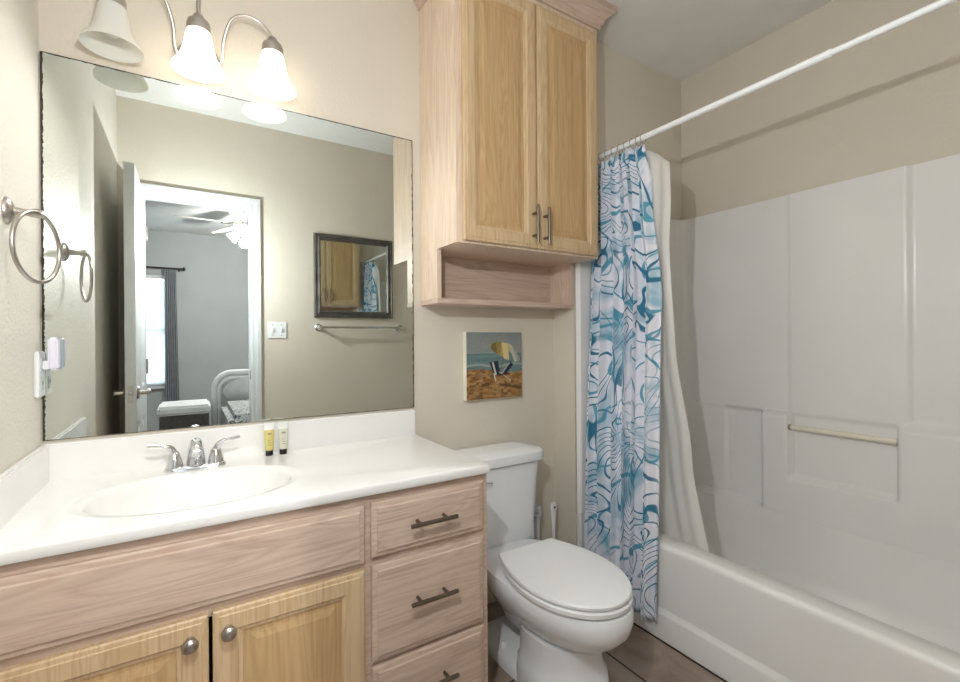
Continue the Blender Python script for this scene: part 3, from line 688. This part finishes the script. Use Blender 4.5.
img = mixc(img, tri([(.62, .845), (.74, .83), (.76, .57), (.66, .60)]), (206, 188, 136))
img = mixc(img, tri([(.74, .83), (.82, .80), (.98, .56), (.86, .54)]), (186, 180, 158))
img = mixc(img, tri([(.80, .81), (.84, .78), (.98, .56), (.92, .56)]), (150, 158, 158))
img = mixc(img, tri([(.52, .85), (.62, .86), (.60, .66), (.545, .67)]), (148, 128, 74))
img += (rng.rand(G, G, 1)-.5)*16; img = np.clip(img, 0, 255)
bm = BM(); lay = bm.loops.layers.float_color.new('Paint')
gv = [[bm.verts.new((px0+.001+(px1-px0-.002)*i/G, pd-.0006, pz0+.001+(pz1-pz0-.002)*j/G)) for i in range(G+1)] for j in range(G+1)]
for j in range(G):
    for i in range(G):
        f = bm.faces.new((gv[j][i], gv[j][i+1], gv[j+1][i+1], gv[j+1][i])); c = C(*[float(q) for q in img[j, i]])
        for l in f.loops: l[lay] = c
PIC = mat('oil_paint', (128, 128, 128), .55, 0, .3); _a = nd(PIC, 'VertexColor'); _a.layer_name = 'Paint'; lk(PIC, _a.outputs[0], bsdf(PIC).inputs['Base Color'])
obj('painted_scene', bm, PIC, pc)

# ------------------------------------------------------------------ toilet
TX = 1.441
tl = thing('toilet', 'white two-piece toilet with closed oval lid between the vanity and tub', 'toilet', (TX, -.42, 0))
def egg(yb, yf, hw, z, n=48, sq=2.6, cy=.42):
    """plan outline of a bowl: squarer at the back (yb), pointed oval at the front (yf)"""
    yc = yb + (yf-yb)*cy; pts = []
    for k in range(n):
        a = 2*PI*k/n; c_, s_ = math.cos(a), math.sin(a)
        if s_ >= 0: e_ = 2/sq; pts.append((TX + hw*math.copysign(abs(c_)**e_, c_), yc + (yb-yc)*abs(s_)**e_, z))
        else: pts.append((TX + hw*math.copysign(abs(c_)**.94, c_), yc + (yc-yf)*-abs(s_)**.94, z))
    return pts
bm = BM(); loft(bm, [egg(-.24, -.640, .088, .150, cy=.45), egg(-.22, -.665, .098, .178), egg(-.21, -.715, .120, .208, cy=.44), egg(-.20, -.770, .150, .245), egg(-.19, -.806, .174, .285), egg(-.185, -.815, .183, .318), egg(-.18, -.814, .185, .344), egg(-.18, -.807, .180, .357), egg(-.20, -.79, .164, .3605)]); obj('bowl', bm, PORC, tl, smooth=50)
# pedestal column in front, low flared foot and narrow waist behind it
bm = BM(); loft(bm, [egg(-.40, -.712, .140, 0, sq=3), egg(-.40, -.710, .139, .05, sq=3), egg(-.402, -.706, .136, .085, sq=3), egg(-.41, -.690, .128, .100, sq=3), egg(-.41, -.684, .124, .15, sq=3), egg(-.40, -.690, .126, .20)]); obj('pedestal', bm, PORC, tl, smooth=40)
bm = BM(); loft(bm, [egg(-.16, -.62, .135, 0, sq=4), egg(-.16, -.62, .134, .022, sq=4), egg(-.165, -.61, .120, .040, sq=4), egg(-.20, -.60, .088, .058, sq=4), egg(-.34, -.57, .042, .075, sq=4), egg(-.36, -.56, .040, .24, sq=4), egg(-.30, -.56, .055, .305, sq=5), egg(-.07, -.5, .125, .325, sq=5), egg(-.06, -.5, .135, .342, sq=5)]); obj('rear_foot', bm, PORC, tl, smooth=40)
for s in (-1, 1):
    bm = BM(); lathe(bm, [(.014, .035), (.014, .052), (.009, .062), (.001, .065)], (TX+s*.100, -.33, 0), 'z', 16); obj('bolt_cap', bm, PLAST, tl, smooth=60)
def lidring(yb, yf, hb, hw, z, n=24):
    R_ = []
    for k in range(n+1):
        t = k/n
        wd = hb + (hw-hb)*math.sin(PI/2*t/.46) if t < .46 else hw*max(0, 1-((t-.46)/.54)**2.15)**.5
        R_.append((wd, yb + (yf-yb)*(1-(1-t)**1.35 if t > .0 else 0)*1.0)) if False else R_.append((wd, yb + (yf-yb)*t))
    # finer steps near the tip
    tip = [(hw*max(0, 1-((t-.46)/.54)**2.15)**.5, yb + (yf-yb)*t) for t in (.965, .975, .985, .992, .997)]
    R_ = sorted(set(R_[:-1] + tip), key=lambda q: -q[1]) + [(0, yf)]
    back = [(hb*.55, yb), (hb-.008, yb), (hb-.0015, yb-.003)]
    R_ = back + R_[1:]
    return [(TX+w_, y_, z) for w_, y_ in R_] + [(TX-w_, y_, z) for w_, y_ in R_[-2::-1]]
bm = BM(); loft(bm, [lidring(-.38, -.76, .09, .140, .3665), lidring(-.345, -.804, .126, .179, .3665), lidring(-.345, -.805, .127, .180, .379), lidring(-.35, -.799, .122, .175, .3835), lidring(-.38, -.76, .09, .140, .3838)]); obj('seat', bm, PLAST, tl, smooth=40)
bm = BM(); loft(bm, [lidring(-.38, -.76, .09, .140, .3885), lidring(-.338, -.801, .126, .178, .3895), lidring(-.337, -.802, .127, .179, .398), lidring(-.340, -.798, .125, .176, .403), lidring(-.352, -.785, .115, .166, .4055), lidring(-.42, -.68, .06, .09, .4065)]); obj('seat_lid', bm, PLAST, tl, smooth=40)
for s in (-1, 1):
    bm = BM(); box(bm, TX+s*.075-.022, TX+s*.075+.022, -.336, -.302, .353, .384); obj('seat_hinge', bm, PLAST, tl, bevel=.006, seg=3)
def tankring(hw, y0, y1, z, rc, bow=.0): 
    p = rrect(TX-hw, TX+hw, y0, y1, rc, z, 8)
    return [(x, y - (bow*(1-((x-TX)/hw)**2) if y < (y0+y1)/2 else 0), z) for x, y, z in p]
bm = BM(); loft(bm, [tankring(.172, -.196, -.03, .342, .045, .014), tankring(.178, -.202, -.026, .348, .045, .014), tankring(.180, -.198, -.022, .42, .05, .014), tankring(.196, -.204, -.018, .62, .055, .014), tankring(.202, -.206, -.018, .676, .055, .014)]); obj('tank', bm, PORC, tl, smooth=50)
bm = BM(); loft(bm, [tankring(.206, -.209, -.016, .679, .058, .014), tankring(.219, -.222, -.012, .684, .062, .015), tankring(.222, -.225, -.010, .704, .066, .015), tankring(.220, -.223, -.010, .720, .066, .015), tankring(.210, -.211, -.016, .728, .062, .014), tankring(.15, -.15, -.06, .731, .04, .01)]); obj('tank_lid', bm, PORC, tl, smooth=50)
bm = BM(); lathe(bm, [(.014, 0), (.014, -.006), (.008, -.010)], (TX-.14, -.208, .63), 'y', 16); tube(bm, [(TX-.14, -.218, .63), (TX-.10, -.222, .626), (TX-.075, -.222, .622)], [.006, .006, .008], 10); obj('flush_lever', bm, CHROME, tl, smooth=50)
# brushes behind the toilet
tbr = thing('toilet_brush', 'white toilet brush with a tall flat handle behind the toilet by the curtain', 'toilet brush', (1.800, -.085, 0))
bm = BM(); lathe(bm, [(.040, 0), (.043, .004), (.038, .10), (.041, .115), (.036, .115), (.032, .02)], (1.800, -.085, 0), 'z', 28); obj('holder', bm, PLAST, tbr, smooth=45)
bm = BM(); loft(bm, [[(1.8045+a*math.cos(2*PI*k/14), -.085+b*math.sin(2*PI*k/14), z) for k in range(14)] for z, a, b in ((.06, .006, .006), (.25, .0065, .006), (.30, .009, .006), (.36, .0155, .007), (.40, .0185, .007), (.418, .0165, .007), (.425, .010, .005))]); h = obj('handle', bm, PLAST, tbr, smooth=50)
bm = BM(); lathe(bm, [(.006, -.0075), (.006, -.0080), (.001, -.0081)], (1.8045, -.085, .402), 'y', 14); obj('hanging_hole', bm, DARKNK, h)
pn = thing('cleaning_tool', 'short white cleaning tool with ribbed cap beside the toilet tank', 'cleaning tool', (1.705, -.083, 0))
bm = BM(); lathe(bm, [(.043, 0), (.045, .004), (.04, .03), (.026, .05), (.014, .07), (.013, .36), (.017, .375)], (1.705, -.083, 0), 'z', 24); obj('handle', bm, PLAST, pn, smooth=45)
bm = BM(); lathe(bm, [(.017, .375), (.021, .378), (.021, .388), (.018, .391), (.018, .398), (.021, .401), (.021, .420), (.016, .428), (.002, .430)], (1.705, -.083, 0), 'z', 24); obj('ribbed_cap', bm, mat('cap_grey', (196, 200, 206), .35), pn, smooth=30)

# ------------------------------------------------------------------ tub and one-piece surround
tubt = thing('bathtub', 'white one-piece bathtub and shower surround in the alcove', 'bathtub', (2.31, -.90, 0))
TX0, TX1, TY0, TY1, TZ = 1.928, 2.712, YF+.002, AY-.002, .384
n = 8
def tr_(x0, x1, y0, y1, r, z): return rrect(x0, x1, y0, y1, r, z, n)
bm = BM(); loft(bm, [
    tr_(TX0-.004, TX1, TY0, TY1, .006, 0), tr_(TX0-.004, TX1, TY0, TY1, .006, .100), tr_(TX0-.002, TX1, TY0, TY1, .006, .110), tr_(TX0+.008, TX1, TY0, TY1, .006, .121), tr_(TX0+.008, TX1, TY0, TY1, .006, .128),
    tr_(TX0+.002, TX1, TY0, TY1, .006, .345), tr_(TX0, TX1, TY0, TY1, .006, .362), tr_(TX0+.001, TX1, TY0, TY1, .007, .370), tr_(TX0+.004, TX1, TY0, TY1, .008, .378), tr_(TX0+.010, TX1, TY0, TY1, .010, .383), tr_(TX0+.018, TX1, TY0, TY1, .012, .384),
    tr_(TX0+.086, TX1-.066, TY0+.06, TY1-.06, .09, .384), tr_(TX0+.094, TX1-.0665, TY0+.068, TY1-.07, .09, .378), tr_(TX0+.104, TX1-.068, TY0+.08, TY1-.085, .09, .355),
    tr_(TX0+.125, TX1-.085, TY0+.12, TY1-.14, .10, .16), tr_(TX0+.15, TX1-.12, TY0+.15, TY1-.18, .10, .085), tr_(TX0+.20, TX1-.17, TY0+.20, TY1-.24, .10, .06)], True, True)
obj('tub_basin', bm, FIBER, tubt, smooth=45)
# surround skin: swept along end wall, corner, right wall with moulded relief
sst = lambda a, b, x: (lambda t: t*t*(3-2*t))(min(1, max(0, (x-a)/(b-a))))
XB, YB, RC = 2.692, AY-.018, .055
path = []          # (x, y, nx, ny, s)
x = 1.886
while x < XB-RC: path.append((x, YB, 0, -1)); x += .012
for k in range(9):
    a = PI/2*k/8; path.append((XB-RC + RC*math.sin(a), YB-RC + RC*math.cos(a), -math.sin(a), -math.cos(a)))
y = YB-RC-.004
while y > YF+.004: path.append((XB, y, -1, 0)); y -= .0075
path.append((XB, YF+.003, -1, 0))
zs = [TZ-.002 + (1.850-TZ+.002)*j/190 for j in range(191)]
def relief(px, py, nx, z):
    d = 0.0
    if nx == 0:
        d += .010*(1-sst(1.886, 1.90, px))*-1 + .010*(sst(1.886, 1.896, px) - sst(1.955, 1.985, px))
        d += .035*(1-sst(.375, .40, z))*0
        return d
    k = -nx
    yy_ = py
    up_ = .006 + .006*sst(.705, .722, -yy_) - .014*sst(1.122, 1.142, -yy_)*sst(.850, .870, z)
    body = .046
    inlow = 1 - sst(.832, .856, z)
    # moulded body below the ledge, left out over the corner niche
    right = sst(.575, .612, -yy_)
    low = 1 - sst(.384, .404, z)
    nich = (sst(.398, .416, -yy_) - right)*(-.013 - .004*sst(.416, .56, -yy_))
    b_ = max(right, 0)*body + nich
    well = (sst(.712, .728, -yy_) - sst(1.092, 1.108, -yy_))*sst(.552, .574, z)
    b_ = b_*(1-well) + (.002)*well
    # rounded lower ledge
    d = up_*(1-inlow) + b_*inlow
    d = d*(1-low) + (max(d, .046))*low
    return d*k
rings = []
for z in zs:
    rings.append([(px + nx*relief(px, py, nx, z), py + ny*relief(px, py, nx, z), z) for px, py, nx, ny in path])
top = rings[-1]
rings.append([(px+nx*-.012, py+ny*-.012, 1.853) for px, py, nx, ny in path])
bm = BM(); loft(bm, rings, False, False, closed=False); obj('surround_wall', bm, FIBER, tubt, smooth=50)
bm = BM(); box(bm, 1.886, 1.9245, AY-.028, AY-.001, .0, TZ); obj('end_flange', bm, FIBER, tubt, bevel=.006, seg=3)
bm = BM(); tube(bm, [(2.668, -.722, .787), (2.668, -1.100, .787)], .0115, 14); obj('grab_bar', bm, CREAMBAR, tubt, smooth=50)
bm = BM(); lathe(bm, [(.015, -.716), (.015, -.724), (.012, -.726)], (2.668, 0, .787), 'y', 16); obj('bar_socket', bm, NICKEL, tubt, smooth=40)
bm = BM(); lathe(bm, [(.015, -1.098), (.015, -1.106)], (2.668, 0, .787), 'y', 16); obj('bar_socket', bm, NICKEL, tubt, smooth=40)
# black caulk line along the foot of the tub
bm = BM(); box(bm, TX0-.010, TX0-.003, TY0, AY-.03, .0005, .004); obj('caulk_joint', bm, DARKGAP, tubt)

# ------------------------------------------------------------------ shower rod, rings, curtain, liner
RX, RZ = 1.965, 2.036
sr = thing('shower_rod', 'white tension shower rod spanning the tub opening', 'shower rod', (RX, -.9, RZ))
bm = BM(); tube(bm, [(RX, AY-.002, RZ), (RX, -1.151, RZ)], .0115, 20); lathe(bm, [(.0128, -1.142), (.0128, -1.152), (.0100, -1.153)], (RX, 0, RZ), 'y', 20, False, True); obj('outer_tube', bm, RODW, sr, smooth=40)
bm = BM(); tube(bm, [(RX, -1.150, RZ), (RX, YF+.002, RZ)], .0098, 20); obj('inner_tube', bm, RODW, sr, smooth=40)
for y, s in ((AY-.001, -1), (YF+.001, 1)):
    bm = BM(); lathe(bm, [(.024, 0), (.024, s*.012), (.017, s*.03)], (RX, y, RZ), 'y', 20); obj('end_cap', bm, RODW, sr, smooth=40)
def ring_at(y):
    bm = BM(); torus(bm, (RX, y, RZ-.004), .020, .0012, (1, .12, 0), (0, 0, 1), 28, 6); return bm
RY = [-.205, -.245, -.285, -.322, -.358, -.392, -.425, -.455, -.480]
r0 = None
for y in RY:
    if r0 is None:
        r0 = obj('curtain_ring', ring_at(y), STEEL, smooth=80, loc=(RX, y, RZ-.004)); o = r0
    else:
        o = r0.copy(); COL.objects.link(o); o.location = (RX, y, RZ-.004)
    tag(o, 'thin steel wire ring hanging the printed curtain from the white shower rod', 'curtain ring', 'curtain rings on the shower rod')
def sheet(name, m, fn, nu, nv, loc, thick=.0016, uvw=1.8, uvh=2.0):
    bm = BM(); uvl = bm.loops.layers.uv.new('UVMap')
    vs = [[bm.verts.new(fn(i/nu, j/nv)) for i in range(nu+1)] for j in range(nv+1)]
    for j in range(nv):
        for i in range(nu):
            f = bm.faces.new((vs[j][i], vs[j][i+1], vs[j+1][i+1], vs[j+1][i]))
            for l, (a, b) in zip(f.loops, ((i, j), (i+1, j), (i+1, j+1), (i, j+1))): l[uvl].uv = (a/nu*uvw, (1-b/nv)*uvh)
    o = obj(name, bm, m, smooth=180, loc=loc)
    md = o.modifiers.new('thickness', 'SOLIDIFY'); md.thickness = thick; md.offset = 0
    return o
def interp(t, pts):
    for (a, va), (b, vb) in zip(pts, pts[1:]):
        if t <= b:
            k = (t-a)/(b-a); k = k*k*(3-2*k); return va + (vb-va)*k
    return pts[-1][1]
def curtain_fn(u, t):
    z0 = 2.010 + .006*math.cos(u*2*PI*9)*(1-t)
    z = z0 + (.080-z0)*t + (.02*math.sin(u*5)+.012*u)*t
    ya = -.190 - .012*t
    yb = interp(t, [(0, -.478), (.12, -.515), (.35, -.563), (.7, -.580), (1, -.572)])
    ph = u*2*PI*6.3 + .8*math.sin(u*9) + .5*math.sin(3*t+u*4)
    amp = interp(t, [(0, .012), (.08, .020), (.4, .024), (1, .024)])*(1+.25*math.sin(u*17+2))
    xc = interp(t, [(0, 1.965), (.15, 1.955), (.75, 1.896), (1, 1.886)])
    y = ya + (yb-ya)*u + .010*math.cos(ph)*(t > 0)
    return (min(xc + amp*math.sin(ph) + .004*math.sin(3.1*ph), 1.918 if z < .42 else 9), min(y, AY-.035), z)
o = sheet('shower_curtain', CURT, curtain_fn, 300, 90, (1.92, -.4, .05), uvw=.85, uvh=2.0)
tag(o, 'pleated fabric shower curtain with teal marbled print gathered beside the toilet', 'shower curtain')
def liner_fn(u, t):
    ztop = 2.006 - .105*max(0, (u-.6)/.4)**1.5
    z = ztop + (.31-ztop)*t
    ya = -.20; yb = interp(t, [(0, -.592), (.08, -.592), (.22, -.575), (.45, -.590), (.75, -.640), (1, -.700)])
    ph = u*2*PI*6 + .6*math.sin(u*8)
    xc = interp(t, [(0, 1.985), (.3, 2.005), (.9, 2.052), (1, 2.066)])
    return (xc + .005*math.sin(ph) + .006*t*math.sin(ph*.5), ya + (yb-ya)*u, z)
o = sheet('shower_liner', LINER, liner_fn, 160, 60, (2.0, -.4, .31), thick=.0008)
tag(o, 'sheer white shower liner hanging inside the tub behind the printed curtain', 'shower liner')
